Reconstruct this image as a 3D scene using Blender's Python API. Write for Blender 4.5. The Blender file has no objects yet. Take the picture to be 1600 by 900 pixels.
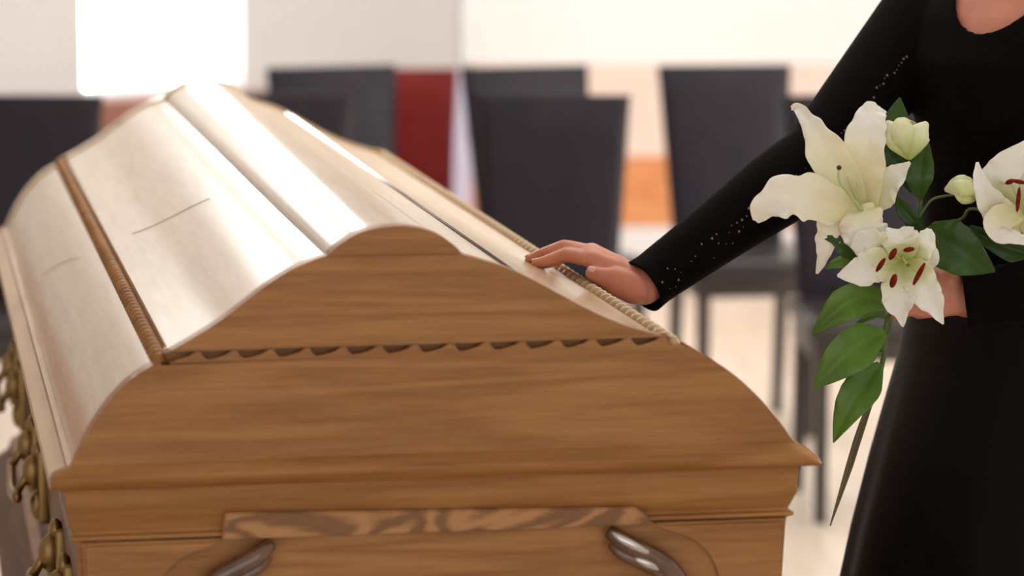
import bpy, bmesh, math, random
from mathutils import Vector, Matrix, noise
from mathutils.bvhtree import BVHTree
random.seed(4)
C = bpy.context.scene
COL = C.collection
# ------------------------------------------------------------------ camera
FPX = 5285.0
TH = math.atan(698.0 / FPX)
CAM = Vector((0, 0, 1.55))
RV = Vector((1, 0, 0)); FV = Vector((0, math.cos(TH), -math.sin(TH))); UV = Vector((0, math.sin(TH), math.cos(TH)))
def at(px, py, D):
    """photo pixel and distance along the view axis -> world point"""
    return CAM + D * ((px - 800) / FPX * RV + (450 - py) / FPX * UV + FV)
cd = bpy.data.cameras.new('camera'); cam = bpy.data.objects.new('camera', cd); COL.objects.link(cam)
cam.location = CAM; cam.rotation_euler = (math.pi / 2 - TH, 0, 0)
cd.sensor_width = 36; cd.lens = FPX / 1600 * 36; cd.clip_start = 0.05; cd.clip_end = 200
cd.dof.use_dof = True; cd.dof.focus_distance = 3.5; cd.dof.aperture_fstop = 4.6
C.camera = cam
# ------------------------------------------------------------------ world, lights, exposure
w = bpy.data.worlds.new('world'); C.world = w; w.use_nodes = True
w.node_tree.nodes['Background'].inputs[0].default_value = (1.0, 0.97, 0.95, 1)
w.node_tree.nodes['Background'].inputs[1].default_value = 1.38
C.view_settings.view_transform = 'Standard'; C.view_settings.look = 'None'
C.view_settings.exposure = 0; C.view_settings.gamma = 1; C.view_settings.use_curve_mapping = False
def area(name, loc, target, sx, sy, power, col=(1, 1, 1)):
    l = bpy.data.lights.new(name, 'AREA'); l.shape = 'RECTANGLE'; l.size = sx; l.size_y = sy; l.energy = power; l.color = col
    o = bpy.data.objects.new(name, l); COL.objects.link(o); o.location = loc
    o.rotation_euler = (Vector(target) - Vector(loc)).to_track_quat('-Z', 'Y').to_euler(); return o
area('ceiling_light_rear', (0.6, 9.3, 3.05), (0.9, 10.2, 0), 5.0, 2.0, 100, (1, .985, .975))  # unseen light added to brighten the back of the room
area('ceiling_light_front', (0.2, 5.0, 3.05), (0.0, 4.6, 0), 2.6, 1.6, 26, (1, .96, .9))  # unseen light added over the coffin to lift the lid
area('window_daylight_right', (4.0, 5.9, 1.75), (0.0, 4.9, 0.95), 2.4, 1.7, 165, (1, .98, .95))  # unseen source added to brighten the lid's right slope

# ------------------------------------------------------------------ helpers
def tag(o, label=None, cat=None, group=None, kind=None):
    if label: o['label'] = label
    if cat: o['category'] = cat
    if group: o['group'] = group
    if kind: o['kind'] = kind
    return o
def empty(name, loc=(0, 0, 0), rz=0):
    o = bpy.data.objects.new(name, None); COL.objects.link(o); o.location = loc; o.rotation_euler = (0, 0, rz)
    o.empty_display_size = .1; return o
def link(name, me, m, parent=None, smooth=False, auto=None):
    o = bpy.data.objects.new(name, me); COL.objects.link(o)
    if m is not None: me.materials.append(m)
    if parent: o.parent = parent
    if smooth or auto is not None:
        for p in me.polygons: p.use_smooth = True
    if auto is not None: me.set_sharp_from_angle(angle=math.radians(auto))
    return o
def build(name, bm, m, parent=None, smooth=False, auto=None):
    bmesh.ops.recalc_face_normals(bm, faces=bm.faces)
    me = bpy.data.meshes.new(name); bm.to_mesh(me); bm.free()
    return link(name, me, m, parent, smooth, auto)
def box(bm, lo, hi, bevel=0, seg=2, M=None):
    c = [(a + b) / 2 for a, b in zip(lo, hi)]; s = [abs(b - a) for a, b in zip(lo, hi)]
    mat = Matrix.Translation(c) @ Matrix.Diagonal((*s, 1))
    if M: mat = M @ mat
    r = bmesh.ops.create_cube(bm, size=1, matrix=mat); vs = r['verts']
    if bevel:
        es = list({e for v in vs for e in v.link_edges})
        bmesh.ops.bevel(bm, geom=es, offset=bevel, segments=seg, affect='EDGES', profile=.6)
def tube(bm, pts, rad, n=12, cap=True, flat=None):
    pts = [Vector(p) for p in pts]; rs = rad if isinstance(rad, (list, tuple)) else [rad] * len(pts)
    rings = []; side = None
    for i, p in enumerate(pts):
        t = (pts[min(i + 1, len(pts) - 1)] - pts[max(i - 1, 0)]).normalized()
        if side is None:
            side = t.cross(Vector((0, 0, 1)));
            if side.length < .2: side = t.cross(Vector((0, 1, 0)))
        side = (side - side.dot(t) * t).normalized(); up = t.cross(side)
        rings.append([bm.verts.new(p + rs[i] * (math.cos(a) * side + math.sin(a) * up * (flat or 1))) for a in [2 * math.pi * k / n for k in range(n)]])
    for a, b in zip(rings, rings[1:]):
        for k in range(n): bm.faces.new((a[k], a[(k + 1) % n], b[(k + 1) % n], b[k]))
    if cap:
        bm.faces.new(rings[0]); bm.faces.new(rings[-1][::-1])
def sphere(bm, c, r, M=None, u=12, v=8):
    s = Matrix.Translation(c) @ (M or Matrix.Identity(4)) @ Matrix.Diagonal((r[0], r[1], r[2], 1))
    bmesh.ops.create_uvsphere(bm, u_segments=u, v_segments=v, radius=1, matrix=s)
def catmull(P, n=6):
    P = [Vector(p) for p in P]; out = []
    for i in range(len(P) - 1):
        a = P[max(i - 1, 0)]; b = P[i]; c = P[i + 1]; d = P[min(i + 2, len(P) - 1)]
        for k in range(n):
            t = k / n
            out.append(.5 * ((2 * b) + (-a + c) * t + (2 * a - 5 * b + 4 * c - d) * t * t + (-a + 3 * b - 3 * c + d) * t ** 3))
    out.append(P[-1]); return out
def slab(bm, poly, y0, y1, bevel=0):
    """poly in (x,z), pulled from y0 to y1"""
    a = [bm.verts.new((p[0], y0, p[1])) for p in poly]; b = [bm.verts.new((p[0], y1, p[1])) for p in poly]
    n = len(a); f0 = bm.faces.new(a); bm.faces.new(b[::-1])
    for k in range(n): bm.faces.new((a[k], a[(k + 1) % n], b[(k + 1) % n], b[k]))
    if bevel:
        bmesh.ops.bevel(bm, geom=list(f0.edges), offset=bevel, segments=2, affect='EDGES')

# ------------------------------------------------------------------ materials
def mat(name, col, rough=.5, metal=0, **kw):
    m = bpy.data.materials.new(name); m.use_nodes = True; b = m.node_tree.nodes['Principled BSDF']
    b.inputs['Base Color'].default_value = (*col, 1); b.inputs['Roughness'].default_value = rough; b.inputs['Metallic'].default_value = metal
    for k, v in kw.items(): b.inputs[k.replace('_', ' ')].default_value = v
    return m
def nd(m, t, **kw):
    n = m.node_tree.nodes.new(t)
    for k, v in kw.items(): setattr(n, k, v)
    return n
def mottled(name, c1, c2, scale=(5, 5, 5), rough=.5, detail=4, bump=0, bscale=None, dist=0, **kw):
    m = mat(name, c1, rough, **kw); L = m.node_tree.links.new; b = m.node_tree.nodes['Principled BSDF']
    tc = nd(m, 'ShaderNodeTexCoord'); mp = nd(m, 'ShaderNodeMapping'); mp.inputs['Scale'].default_value = scale
    nz = nd(m, 'ShaderNodeTexNoise'); nz.inputs['Scale'].default_value = 1; nz.inputs['Detail'].default_value = detail; nz.inputs['Distortion'].default_value = dist
    cr = nd(m, 'ShaderNodeValToRGB'); cr.color_ramp.elements[0].position = .3; cr.color_ramp.elements[1].position = .7
    cr.color_ramp.elements[0].color = (*c1, 1); cr.color_ramp.elements[1].color = (*c2, 1)
    L(tc.outputs['Object'], mp.inputs[0]); L(mp.outputs[0], nz.inputs['Vector']); L(nz.outputs[0], cr.inputs[0]); L(cr.outputs[0], b.inputs['Base Color'])
    if bump:
        bp = nd(m, 'ShaderNodeBump'); bp.inputs['Strength'].default_value = bump; bp.inputs['Distance'].default_value = .002
        n2 = nz
        if bscale:
            n2 = nd(m, 'ShaderNodeTexNoise'); n2.inputs['Scale'].default_value = bscale; L(tc.outputs['Object'], n2.inputs['Vector'])
        L(n2.outputs[0], bp.inputs['Height']); L(bp.outputs[0], b.inputs['Normal'])
    return m
def wood(name, dark, mid, light, scale, rough=.35, coat=.5, coat_r=.15, wave=.5, dist=4.0, bump=.15):
    m = mat(name, mid, rough, Coat_Weight=coat, Coat_Roughness=coat_r); L = m.node_tree.links.new; b = m.node_tree.nodes['Principled BSDF']
    tc = nd(m, 'ShaderNodeTexCoord'); mp = nd(m, 'ShaderNodeMapping'); mp.inputs['Scale'].default_value = scale
    L(tc.outputs['Object'], mp.inputs[0])
    n1 = nd(m, 'ShaderNodeTexNoise'); n1.inputs['Scale'].default_value = .55; n1.inputs['Detail'].default_value = 2; n1.inputs['Distortion'].default_value = .6
    n2 = nd(m, 'ShaderNodeTexNoise'); n2.inputs['Scale'].default_value = 5.5; n2.inputs['Detail'].default_value = 5; n2.inputs['Roughness'].default_value = .7
    L(mp.outputs[0], n1.inputs['Vector']); L(mp.outputs[0], n2.inputs['Vector'])
    # growth rings: contour lines of the slow noise
    mu = nd(m, 'ShaderNodeMath', operation='MULTIPLY'); mu.inputs[1].default_value = dist * 9; L(n1.outputs[0], mu.inputs[0])
    sn = nd(m, 'ShaderNodeMath', operation='SINE'); L(mu.outputs[0], sn.inputs[0])
    ad = nd(m, 'ShaderNodeMath', operation='MULTIPLY_ADD'); ad.inputs[1].default_value = wave * .25; ad.inputs[2].default_value = .0
    L(sn.outputs[0], ad.inputs[0])
    a2 = nd(m, 'ShaderNodeMath', operation='ADD'); L(ad.outputs[0], a2.inputs[0]); L(n2.outputs[0], a2.inputs[1])
    cr = nd(m, 'ShaderNodeValToRGB'); e = cr.color_ramp.elements
    e[0].position = .25; e[0].color = (*dark, 1); e[1].position = .75; e[1].color = (*light, 1)
    k = cr.color_ramp.elements.new(.5); k.color = (*mid, 1)
    L(a2.outputs[0], cr.inputs[0]); L(cr.outputs[0], b.inputs['Base Color'])
    bp = nd(m, 'ShaderNodeBump'); bp.inputs['Strength'].default_value = bump; bp.inputs['Distance'].default_value = .0008
    L(n2.outputs[0], bp.inputs['Height']); L(bp.outputs[0], b.inputs['Normal'])
    return m
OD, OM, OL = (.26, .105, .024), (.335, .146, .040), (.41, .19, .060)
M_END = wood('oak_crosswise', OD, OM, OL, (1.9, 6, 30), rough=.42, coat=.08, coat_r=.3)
M_END.node_tree.nodes['Principled BSDF'].inputs['Specular IOR Level'].default_value = .3
M_LID_LIT = wood('oak_lengthwise', (.50, .33, .17), (.57, .39, .21), (.63, .45, .26), (14, .9, 14), rough=.4, coat=.7, coat_r=.15, wave=.25, bump=.02)  # same oak as the ends, strong light put into its paler colour
M_LID_LIT.node_tree.nodes['Principled BSDF'].inputs['Coat IOR'].default_value = 1.5; M_LID_LIT.node_tree.nodes['Principled BSDF'].inputs['Specular IOR Level'].default_value = .18
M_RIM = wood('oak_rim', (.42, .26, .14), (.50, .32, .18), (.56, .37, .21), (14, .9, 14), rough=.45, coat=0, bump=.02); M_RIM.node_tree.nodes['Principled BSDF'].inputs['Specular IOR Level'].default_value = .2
M_SIDE_SHADED = wood('oak_side', (.09, .036, .013), (.13, .055, .020), (.17, .075, .03), (14, 1.2, 22), rough=.5, coat=0)  # same oak again, shade of the long sides put into its darker colour
M_SIDE_SHADED.node_tree.nodes['Principled BSDF'].inputs['Specular IOR Level'].default_value = .15
M_BAND = wood('oak_figured', (.20, .085, .024), (.33, .145, .042), (.44, .21, .075), (10, 6, 26), rough=.5, coat=0, wave=1.3, dist=6, bump=.1)
M_SCROLL = wood('oak_dark_lacquer', (.05, .02, .01), (.10, .04, .02), (.15, .065, .03), (9, 9, 9), rough=.2, coat=1, coat_r=.05)
M_BRASS = mat('antique_brass', (.30, .19, .075), .42, 1)
M_SCROLL_GLINT = mat('polished_metal', (.62, .60, .58), .18, 1)
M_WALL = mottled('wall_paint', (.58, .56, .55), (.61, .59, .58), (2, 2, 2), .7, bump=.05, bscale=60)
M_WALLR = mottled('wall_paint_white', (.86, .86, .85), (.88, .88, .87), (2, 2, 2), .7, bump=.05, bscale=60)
M_CEIL = mottled('ceiling_paint', (.82, .81, .79), (.85, .84, .82), (2, 2, 2), .8)
M_FLOOR = wood('floor_boards', (.56, .46, .36), (.63, .53, .43), (.68, .59, .49), (9, .8, 9), rough=.38, coat=.15, coat_r=.3, bump=.05)
M_ROSY = wood('rosy_wood', (.22, .08, .055), (.30, .12, .085), (.36, .16, .12), (3, 3, 20), rough=.5, coat=.1)
M_SUNLIT_PANEL = mottled('peach_panel', (.86, .66, .56), (.90, .72, .63), (3, 3, 3), .5)  # sunlit upper panelling, the sunlight put into the pale colour
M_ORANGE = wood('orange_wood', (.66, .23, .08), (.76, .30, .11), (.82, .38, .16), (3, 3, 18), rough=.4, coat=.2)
M_WHITE = mat('white_enamel', (.86, .84, .83), .4)
M_LAV = mat('lavender_enamel', (.60, .58, .74), .4)
M_LEATH = mottled('charcoal_leather', (.014, .012, .017), (.024, .019, .026), (9, 9, 9), .45, bump=.25, bscale=90, Specular_IOR_Level=.2)
M_SEAT = mottled('charcoal_leather_seat', (.026, .021, .022), (.036, .029, .029), (9, 9, 9), .3, bump=.1, bscale=60)
M_LEGD = mat('dark_leg', (.03, .022, .018), .35)
M_RED = mottled('red_leather', (.11, .006, .005), (.16, .011, .008), (7, 7, 7), .5, bump=.2, bscale=80, Specular_IOR_Level=.15)
M_GLOW = bpy.data.materials.new('bright_window'); M_GLOW.use_nodes = True
_b = M_GLOW.node_tree.nodes['Principled BSDF']; _b.inputs['Emission Color'].default_value = (1, .985, .96, 1); _b.inputs['Emission Strength'].default_value = 11
M_GLOW2 = M_GLOW.copy(); M_GLOW2.node_tree.nodes['Principled BSDF'].inputs['Emission Strength'].default_value = 2.5
M_GLOW3 = M_GLOW.copy(); M_GLOW3.node_tree.nodes['Principled BSDF'].inputs['Emission Strength'].default_value = 5
M_SKIN = mottled('skin', (.55, .195, .125), (.68, .28, .19), (22, 22, 22), .48, detail=5, bump=.12, bscale=260)
_b = M_SKIN.node_tree.nodes['Principled BSDF']; _b.inputs['Subsurface Weight'].default_value = .25; _b.inputs['Subsurface Radius'].default_value = (.012, .004, .002); _b.inputs['Subsurface Scale'].default_value = .6
M_NAIL = mat('nail', (.72, .42, .36), .25)
M_DRESS = mottled('black_knit', (.0022, .0012, .0012), (.004, .0025, .0025), (50, 50, 50), .9, bump=.6, bscale=420, Specular_IOR_Level=.08)
M_SKIRT = mottled('black_cloth', (.0015, .0013, .0015), (.003, .0025, .003), (9, 9, 9), .6, bump=.1, bscale=200, Specular_IOR_Level=.15)
M_EYELET = mat('skin_through_openwork', (.30, .17, .12), .6)
M_HAIR = mottled('brown_hair', (.03, .015, .008), (.06, .03, .015), (60, 60, 8), .45)
M_EYE = mat('eye_white', (.8, .78, .75), .2); M_IRIS = mat('eye_iris', (.06, .03, .015), .15); M_LIP = mat('lip', (.45, .13, .11), .4)
def petalmat(name, c1, c2, warm):
    m = mottled(name, c1, c2, (26, 26, 26), .5, detail=3, bump=.25, bscale=120)
    b = m.node_tree.nodes['Principled BSDF']; b.inputs['Subsurface Weight'].default_value = .3
    b.inputs['Subsurface Radius'].default_value = (.006, .005, .003); b.inputs['Subsurface Scale'].default_value = .5
    # yellow-green flush at the throat end of each petal, from the petal's own u coordinate
    L = m.node_tree.links.new; at_ = nd(m, 'ShaderNodeAttribute', attribute_name='along')
    cr = [n for n in m.node_tree.nodes if n.type == 'VALTORGB'][0]
    r2 = nd(m, 'ShaderNodeValToRGB'); r2.color_ramp.elements[0].position = .02; r2.color_ramp.elements[1].position = .62
    r2.color_ramp.elements[0].color = (1, 1, 1, 1); r2.color_ramp.elements[1].color = (0, 0, 0, 1)
    mx = nd(m, 'ShaderNodeMix', data_type='RGBA'); mx.inputs['B'].default_value = (*warm, 1)
    L(at_.outputs['Fac'], r2.inputs[0]); L(r2.outputs[0], mx.inputs['Factor']); L(cr.outputs[0], mx.inputs['A']); L(mx.outputs['Result'], b.inputs['Base Color'])
    return m
M_PETAL = petalmat('lily_petal', (.88, .84, .74), (.95, .92, .85), (.80, .74, .40))
M_PETALB = petalmat('lily_petal_inner', (.88, .86, .74), (.95, .94, .86), (.62, .64, .16))
M_BUD = petalmat('lily_bud', (.70, .74, .36), (.84, .85, .58), (.42, .52, .12))
M_LEAF = mottled('leaf_bright', (.05, .12, .010), (.12, .24, .022), (14, 14, 14), .32, bump=.2, bscale=90, Coat_Weight=.08, Specular_IOR_Level=.3)
M_LEAFD = mottled('leaf_dark', (.02, .055, .006), (.045, .105, .012), (14, 14, 14), .35, bump=.2, bscale=90, Coat_Weight=.08, Specular_IOR_Level=.25)
M_STEM = mottled('stem_green', (.05, .09, .02), (.10, .15, .04), (30, 30, 30), .5)
M_DRY = mottled('dry_blade', (.09, .07, .025), (.15, .12, .05), (20, 20, 20), .6)
M_ANTHER = mottled('anther_red', (.12, .008, .004), (.22, .022, .008), (200, 200, 200), .8, Specular_IOR_Level=.1)
M_FIL = mat('filament', (.48, .55, .22), .5)
M_STIG = mat('stigma_dark', (.02, .015, .015), .5)

# ------------------------------------------------------------------ the room
def quadwall(name, a, b, z0, z1, m, holes=(), th=.14, out=None, kind='structure', parent=None):
    """wall from a to b (xy), holes = [(t0,t1,z0,z1)] in metres along a-b"""
    a = Vector((*a, 0)); b = Vector((*b, 0)); d = (b - a); Ln = d.length; d.normalize(); n = Vector((d.y, -d.x, 0)) if out is None else Vector((*out, 0))
    bm = bmesh.new(); ts = sorted({0, Ln, *[h[0] for h in holes], *[h[1] for h in holes]}); zs = sorted({z0, z1, *[h[2] for h in holes], *[h[3] for h in holes]})
    Mx = Matrix(((d.x, n.x, 0, a.x), (d.y, n.y, 0, a.y), (0, 0, 1, 0), (0, 0, 0, 1)))
    for t0, t1 in zip(ts, ts[1:]):
        for y0, y1 in zip(zs, zs[1:]):
            if any(h[0] <= t0 + 1e-6 and h[1] >= t1 - 1e-6 and h[2] <= y0 + 1e-6 and h[3] >= y1 - 1e-6 for h in holes): continue
            box(bm, (t0, 0, y0), (t1, th, y1), M=Mx)
    o = build(name, bm, m, parent)
    if kind: o['kind'] = kind
    return o, Mx
CEIL = 3.2
KX, KY = -.147, 12.0                                   # corner of the two far walls
s2 = math.sqrt(.5); WL = 7.0
LX, LY = KX - WL * s2, KY - WL * s2
bm = bmesh.new(); box(bm, (LX - .3, -2.5, -.1), (4.3, KY + .3, 0)); fl = build('floor', bm, M_FLOOR); fl['kind'] = 'structure'
bm = bmesh.new(); box(bm, (LX - .3, -2.5, CEIL), (4.3, KY + .3, CEIL + .1)); ce = build('ceiling', bm, M_CEIL); ce['kind'] = 'structure'
# left far wall, recedes to the corner; the window stands where the photo shows it
def t_of(px):     # where the view through photo column px meets the left far wall, metres from LX,LY
    k = (px - 800) / FPX; # x = k*D, y ~ D
    t = (k * LY - LX) / (s2 - k * s2); return t
w0, w1 = t_of(131), t_of(378)
SILL = .745
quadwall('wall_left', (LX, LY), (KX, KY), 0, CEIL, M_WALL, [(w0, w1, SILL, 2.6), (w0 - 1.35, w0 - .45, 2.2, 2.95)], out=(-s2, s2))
quadwall('wall_back', (KX, KY), (4.2, KY), 0, CEIL, M_WALLR, out=(0, 1))
quadwall('wall_right', (4.2, KY), (4.2, -2.5), 0, CEIL, M_WALLR, [(4.8, 7.4, .9, 2.6)], out=(1, 0))
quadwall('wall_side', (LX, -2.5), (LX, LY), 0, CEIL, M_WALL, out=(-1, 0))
def window(n, a, d, nrm, t0, t1, z0, z1, mul=0):
    root = empty('window_%d' % n); root['kind'] = 'structure'
    d = Vector((*d, 0)); nv = Vector((*nrm, 0)); a = Vector((*a, 0))
    Mx = Matrix(((d.x, nv.x, 0, a.x), (d.y, nv.y, 0, a.y), (0, 0, 1, 0), (0, 0, 0, 1)))
    bm = bmesh.new(); box(bm, (t0, .06, z0), (t1, .07, z1), M=Mx); build('pane', bm, {1: M_GLOW, 2: M_GLOW3, 3: M_GLOW2}[n], root)
    bm = bmesh.new(); f = .018
    for b in ((t0, t0 + f, z0, z1), (t1 - f, t1, z0, z1), (t0 + f, t1 - f, z0, z0 + f), (t0 + f, t1 - f, z1 - f, z1)):
        box(bm, (b[0], .03, b[2]), (b[1], .09, b[3]), M=Mx)
    build('window_frame', bm, M_WHITE, root)
window(1, (LX, LY), (s2, s2), (-s2, s2), w0, w1, SILL, 2.6)
window(2, (LX, LY), (s2, s2), (-s2, s2), w0 - 1.35, w0 - .45, 2.2, 2.95)
window(3, (4.2, KY), (0, -1), (1, 0), 4.8, 7.4, .9, 2.6)  # unseen window added to light the right slope of the lid
# panelling under the window and along the back wall, with a white baseboard
quadwall('trim_1', (LX, LY), (KX - .12, KY - .12), .19, .725, M_ROSY, th=.03, out=(s2, -s2))
quadwall('baseboard_left', (LX, LY), (KX - .12, KY - .12), 0, .19, M_WHITE, th=.035, out=(s2, -s2))
quadwall('trim_2', (KX, KY), (4.2, KY), .44, .77, M_SUNLIT_PANEL, th=.03, out=(0, -1))
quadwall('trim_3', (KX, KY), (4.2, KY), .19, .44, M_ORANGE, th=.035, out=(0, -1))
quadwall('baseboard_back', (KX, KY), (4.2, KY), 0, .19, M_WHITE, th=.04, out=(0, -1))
bm = bmesh.new(); box(bm, (KX - .03, KY - .05, .77), (KX + .03, KY, CEIL)); build('trim_4', bm, M_WALLR)['kind'] = 'structure'
# added lamp covers for the unseen lights above the frame
for (x, y) in ((.6, 9.3), (.2, 5.0)):
    r = empty('ceiling_lamp', (x, y, CEIL)); tag(r, 'flat square ceiling lamp ' + ('over the rows of chairs' if y > 6 else 'over the coffin'), 'lamp')
    bm = bmesh.new(); box(bm, (-.3, -.3, -.04), (.3, .3, 0), .005); build('lamp_housing', bm, M_WHITE, r)
# radiator in the corner behind the chairs
r = empty('radiator', (0, 0, 0)); tag(r, 'narrow lavender radiator in the far corner, between the red chair and the dark chairs', 'radiator')
pl = at(700, 250, 11.3); pr = at(737, 250, 11.3)
for k in range(4):
    x = pl.x + (pr.x - pl.x) * (k + .5) / 4
    bm = bmesh.new(); box(bm, (x - .008, 11.25, .12), (x + .008, 11.37, .79), .006); build('radiator_column', bm, M_LAV, r)
bm = bmesh.new(); box(bm, (pl.x, 11.28, 0), (pl.x + .02, 11.34, .13)); box(bm, (pr.x - .02, 11.28, 0), (pr.x, 11.34, .13)); build('radiator_foot', bm, M_LAV, r)

# ------------------------------------------------------------------ chairs
def make_chair(lea, seatm, wtop=.37, ztop=.95):
    r = empty('dining_chair')
    # back: tapers toward the seat, leans back slightly, padded
    def back(z0, z1, wa, wb, y0, y1, th):
        bm = bmesh.new(); n = 10; rings = []
        for i in range(n + 1):
            t = i / n; z = z0 + (z1 - z0) * t; hw = (wa + (wb - wa) * t) / 2; y = y0 + (y1 - y0) * t
            e = min(1, math.sin(math.pi * min(1, max(.0, t))) * 6 + .25); hth = th / 2 * min(1, e)
            ring = []
            for k in range(20):
                a = 2 * math.pi * k / 20; ca, sa = math.cos(a), math.sin(a)
                ring.append(bm.verts.new((math.copysign(abs(ca) ** .28, ca) * hw, y + math.copysign(abs(sa) ** .6, sa) * hth, z)))
            rings.append(ring)
        for a, b in zip(rings, rings[1:]):
            for k in range(20): bm.faces.new((a[k], a[(k + 1) % 20], b[(k + 1) % 20], b[k]))
        bm.faces.new(rings[0]); bm.faces.new(rings[-1]); return bm
    build('backrest', back(.46, ztop, .30 / .37 * wtop, wtop, .0, .07, .05), lea, r, auto=40)
    bm = bmesh.new(); box(bm, (-wtop / 2 + .01, -.40, .425), (wtop / 2 - .01, .01, .475), .018, 3); build('seat', bm, seatm, r, auto=40)
    bm = bmesh.new(); box(bm, (-wtop / 2 + .02, -.385, .375), (wtop / 2 - .02, 0, .43), .004); build('apron', bm, M_LEGD, r, auto=40)
    for sx in (-1, 1):
        for y, dy in ((-.365, 0), (-.02, .05)):
            bm = bmesh.new(); x = sx * (wtop / 2 - .04)
            for z0, z1, h, h2 in ((0, .40, .013, .02),):
                v = []
                for (z, hh, yy) in ((0, .013, y + dy), (.40, .016, y)):
                    v.append([bm.verts.new((x + a * hh, yy + b * hh, z)) for a, b in ((-1, -1), (1, -1), (1, 1), (-1, 1))])
                bm.faces.new(v[0]); bm.faces.new(v[1])
                for k in range(4): bm.faces.new((v[0][k], v[0][(k + 1) % 4], v[1][(k + 1) % 4], v[1][k]))
            build('leg', bm, M_LEGD, r)
    return r
def copy_tree(o, parent=None):
    c = o.copy(); COL.objects.link(c); c.parent = parent
    for ch in list(o.children): copy_tree(ch, c)
    return c
proto = make_chair(M_LEATH, M_SEAT)
G = 'dark leather dining chairs in two rows behind the coffin'
def put(o, pxc, D, rz, label, group=G):
    p = at(pxc, 145, D); o.location = (p.x, p.y, 0); o.rotation_euler = (0, 0, rz); tag(o, label, 'chair', group)
specs = [(34, 8.0, 0, 'charcoal leather chair at the left edge, left of the bright window'),
         (428, 8.05, 0, 'charcoal leather chair in the front row, just behind the far end of the coffin lid'),
         (531, 9.05, .38, 'charcoal leather chair in the back row, beside the red chair on its left'),
         (835, 9.05, .38, 'charcoal leather chair in the back row, right of the lavender radiator'),
         (865, 8.0, 0, 'charcoal leather chair in the front row, standing behind the resting hand'),
         (1140, 9.1, .15, 'charcoal leather chair in the back row, seen above the black sleeved forearm'),
         (1350, 8.0, .05, 'charcoal leather chair in the front row, mostly hidden by the white lilies')]
for i, s in enumerate(specs):
    put(proto if i == 0 else copy_tree(proto), *s)
red = make_chair(M_RED, M_RED, .26, .88); put(red, 650, 10.0, .1, 'dark red leather chair between the dark chairs near the corner', None)

# ------------------------------------------------------------------ the coffin
ORG = Vector((-.0635, 3.0893, 0)); ZL = .9706; YAW = math.radians(10.2085)
coffin = empty('coffin', ORG, YAW)
tag(coffin, 'closed oak coffin with arched glossy lid and carved rope borders', 'coffin')
# its own origin is on the floor below the near end; parts are in coffin space (x across, y along, z above the lid's foot)
def cp(name, bm, m, parent=None, **k):
    o = build(name, bm, m, None, **k); o.parent = parent or coffin
    if parent is None: o.location = (0, 0, ZL)
    return o
SA = [(-.343, .0133), (-.3286, .0441), (-.3138, .0672), (-.2961, .0874), (-.2815, .0987), (-.2668, .1072)]
SB = [(-.2522, .1185), (-.2317, .1298), (-.2082, .1439), (-.1846, .161), (-.161, .1785), (-.1404, .1910), (-.1227, .1985), (-.1068, .2034)]
SC = [(-.1045, .2060), (-.0961, .2135), (-.0783, .2240), (-.0546, .2292), (-.0309, .2290), (-.0072, .2226), (.0118, .2097), (.0166, .2030)]
SD = [(.0166, .2025), (.0285, .1990), (.0585, .1891), (.0826, .1778), (.1128, .161), (.1431, .1445), (.1736, .1312), (.2103, .12)]
SE = [(.2300, .1125), (.2411, .1065), (.2721, .0862), (.297, .0642), (.319, .0391), (.3348, .0172)]
cat2 = lambda P, n=5: [(p.x, p.y) for p in catmull([(a, b, 0) for a, b in P], n)]
A_, B_, C_, D_, E_ = map(cat2, (SA, SB, SC, SD, SE))
LEN = 1.98
lid = empty('lid'); lid.parent = coffin; lid.location = (0, 0, ZL)
def lp(name, bm, m, **k): return cp(name, bm, m, lid, **k)
# end boards: lower, upper (set back a little), cap
CH0, CH1 = .1065, .1185
lower = [(-.343, .008)] + A_ + [(-.2600, .1085), (.2300, .1100)] + E_ + [(.343, .008)]
upper = [(-.2570, .1178)] + B_ + [(-.104, .2034)] + [(.0166, .2034)] + D_ + [(.218, .1200)]
cap = [(-.1068, .2030)] + C_ + [(.0175, .2030)]
for ya, yb, s in ((0, .024, 1), (LEN, LEN - .024, -1)):
    bm = bmesh.new(); slab(bm, lower, ya, yb, .002)
    lp('end_board', bm, M_END if s > 0 else M_LID_LIT, auto=35)
    bm = bmesh.new(); sec = [(.004, 1.0), (-.002, .80), (-.0065, .56), (-.0095, .36), (-.0105, .20), (-.0095, .02), (-.005, -.30), (.0, -.46), (.02, -.46), (.02, 1.0)]
    R_ = []
    for x, h in ((-.3615, .0022), (-.3600, .0070), (-.350, .0115), (-.343, .0150), (-.336, .0185), (-.2, .0190), (.2, .0200), (.330, .0200), (.338, .0165), (.3440, .0130), (.3555, .0060), (.3600, .0015), (.3605, -.001)):
        z0, hh = -.0068, max(.0015, h + .0068)
        R_.append([bm.verts.new((x, ya + s * yy, z0 + hh * (k + .46) / 1.46)) for yy, k in sec])
    for a, b in zip(R_, R_[1:]):
        for k in range(len(sec)): bm.faces.new((a[k], a[(k + 1) % len(sec)], b[(k + 1) % len(sec)], b[k]))
    bm.faces.new(R_[0]); bm.faces.new(R_[-1][::-1])
    lp('end_molding', bm, M_END, auto=50)
    bm = bmesh.new(); slab(bm, [(-.262, .105), (-.256, .1195), (.214, .1215), (.232, .105)], ya + s * .015, yb - s * .001); slab(bm, upper, ya + s * .003, yb, .0015); lp('arched_board', bm, M_END if s > 0 else M_LID_LIT, auto=35)
    bm = bmesh.new(); slab(bm, cap, ya - s * .001, yb, .002); lp('arched_cap', bm, M_END if s > 0 else M_LID_LIT, auto=35)
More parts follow.
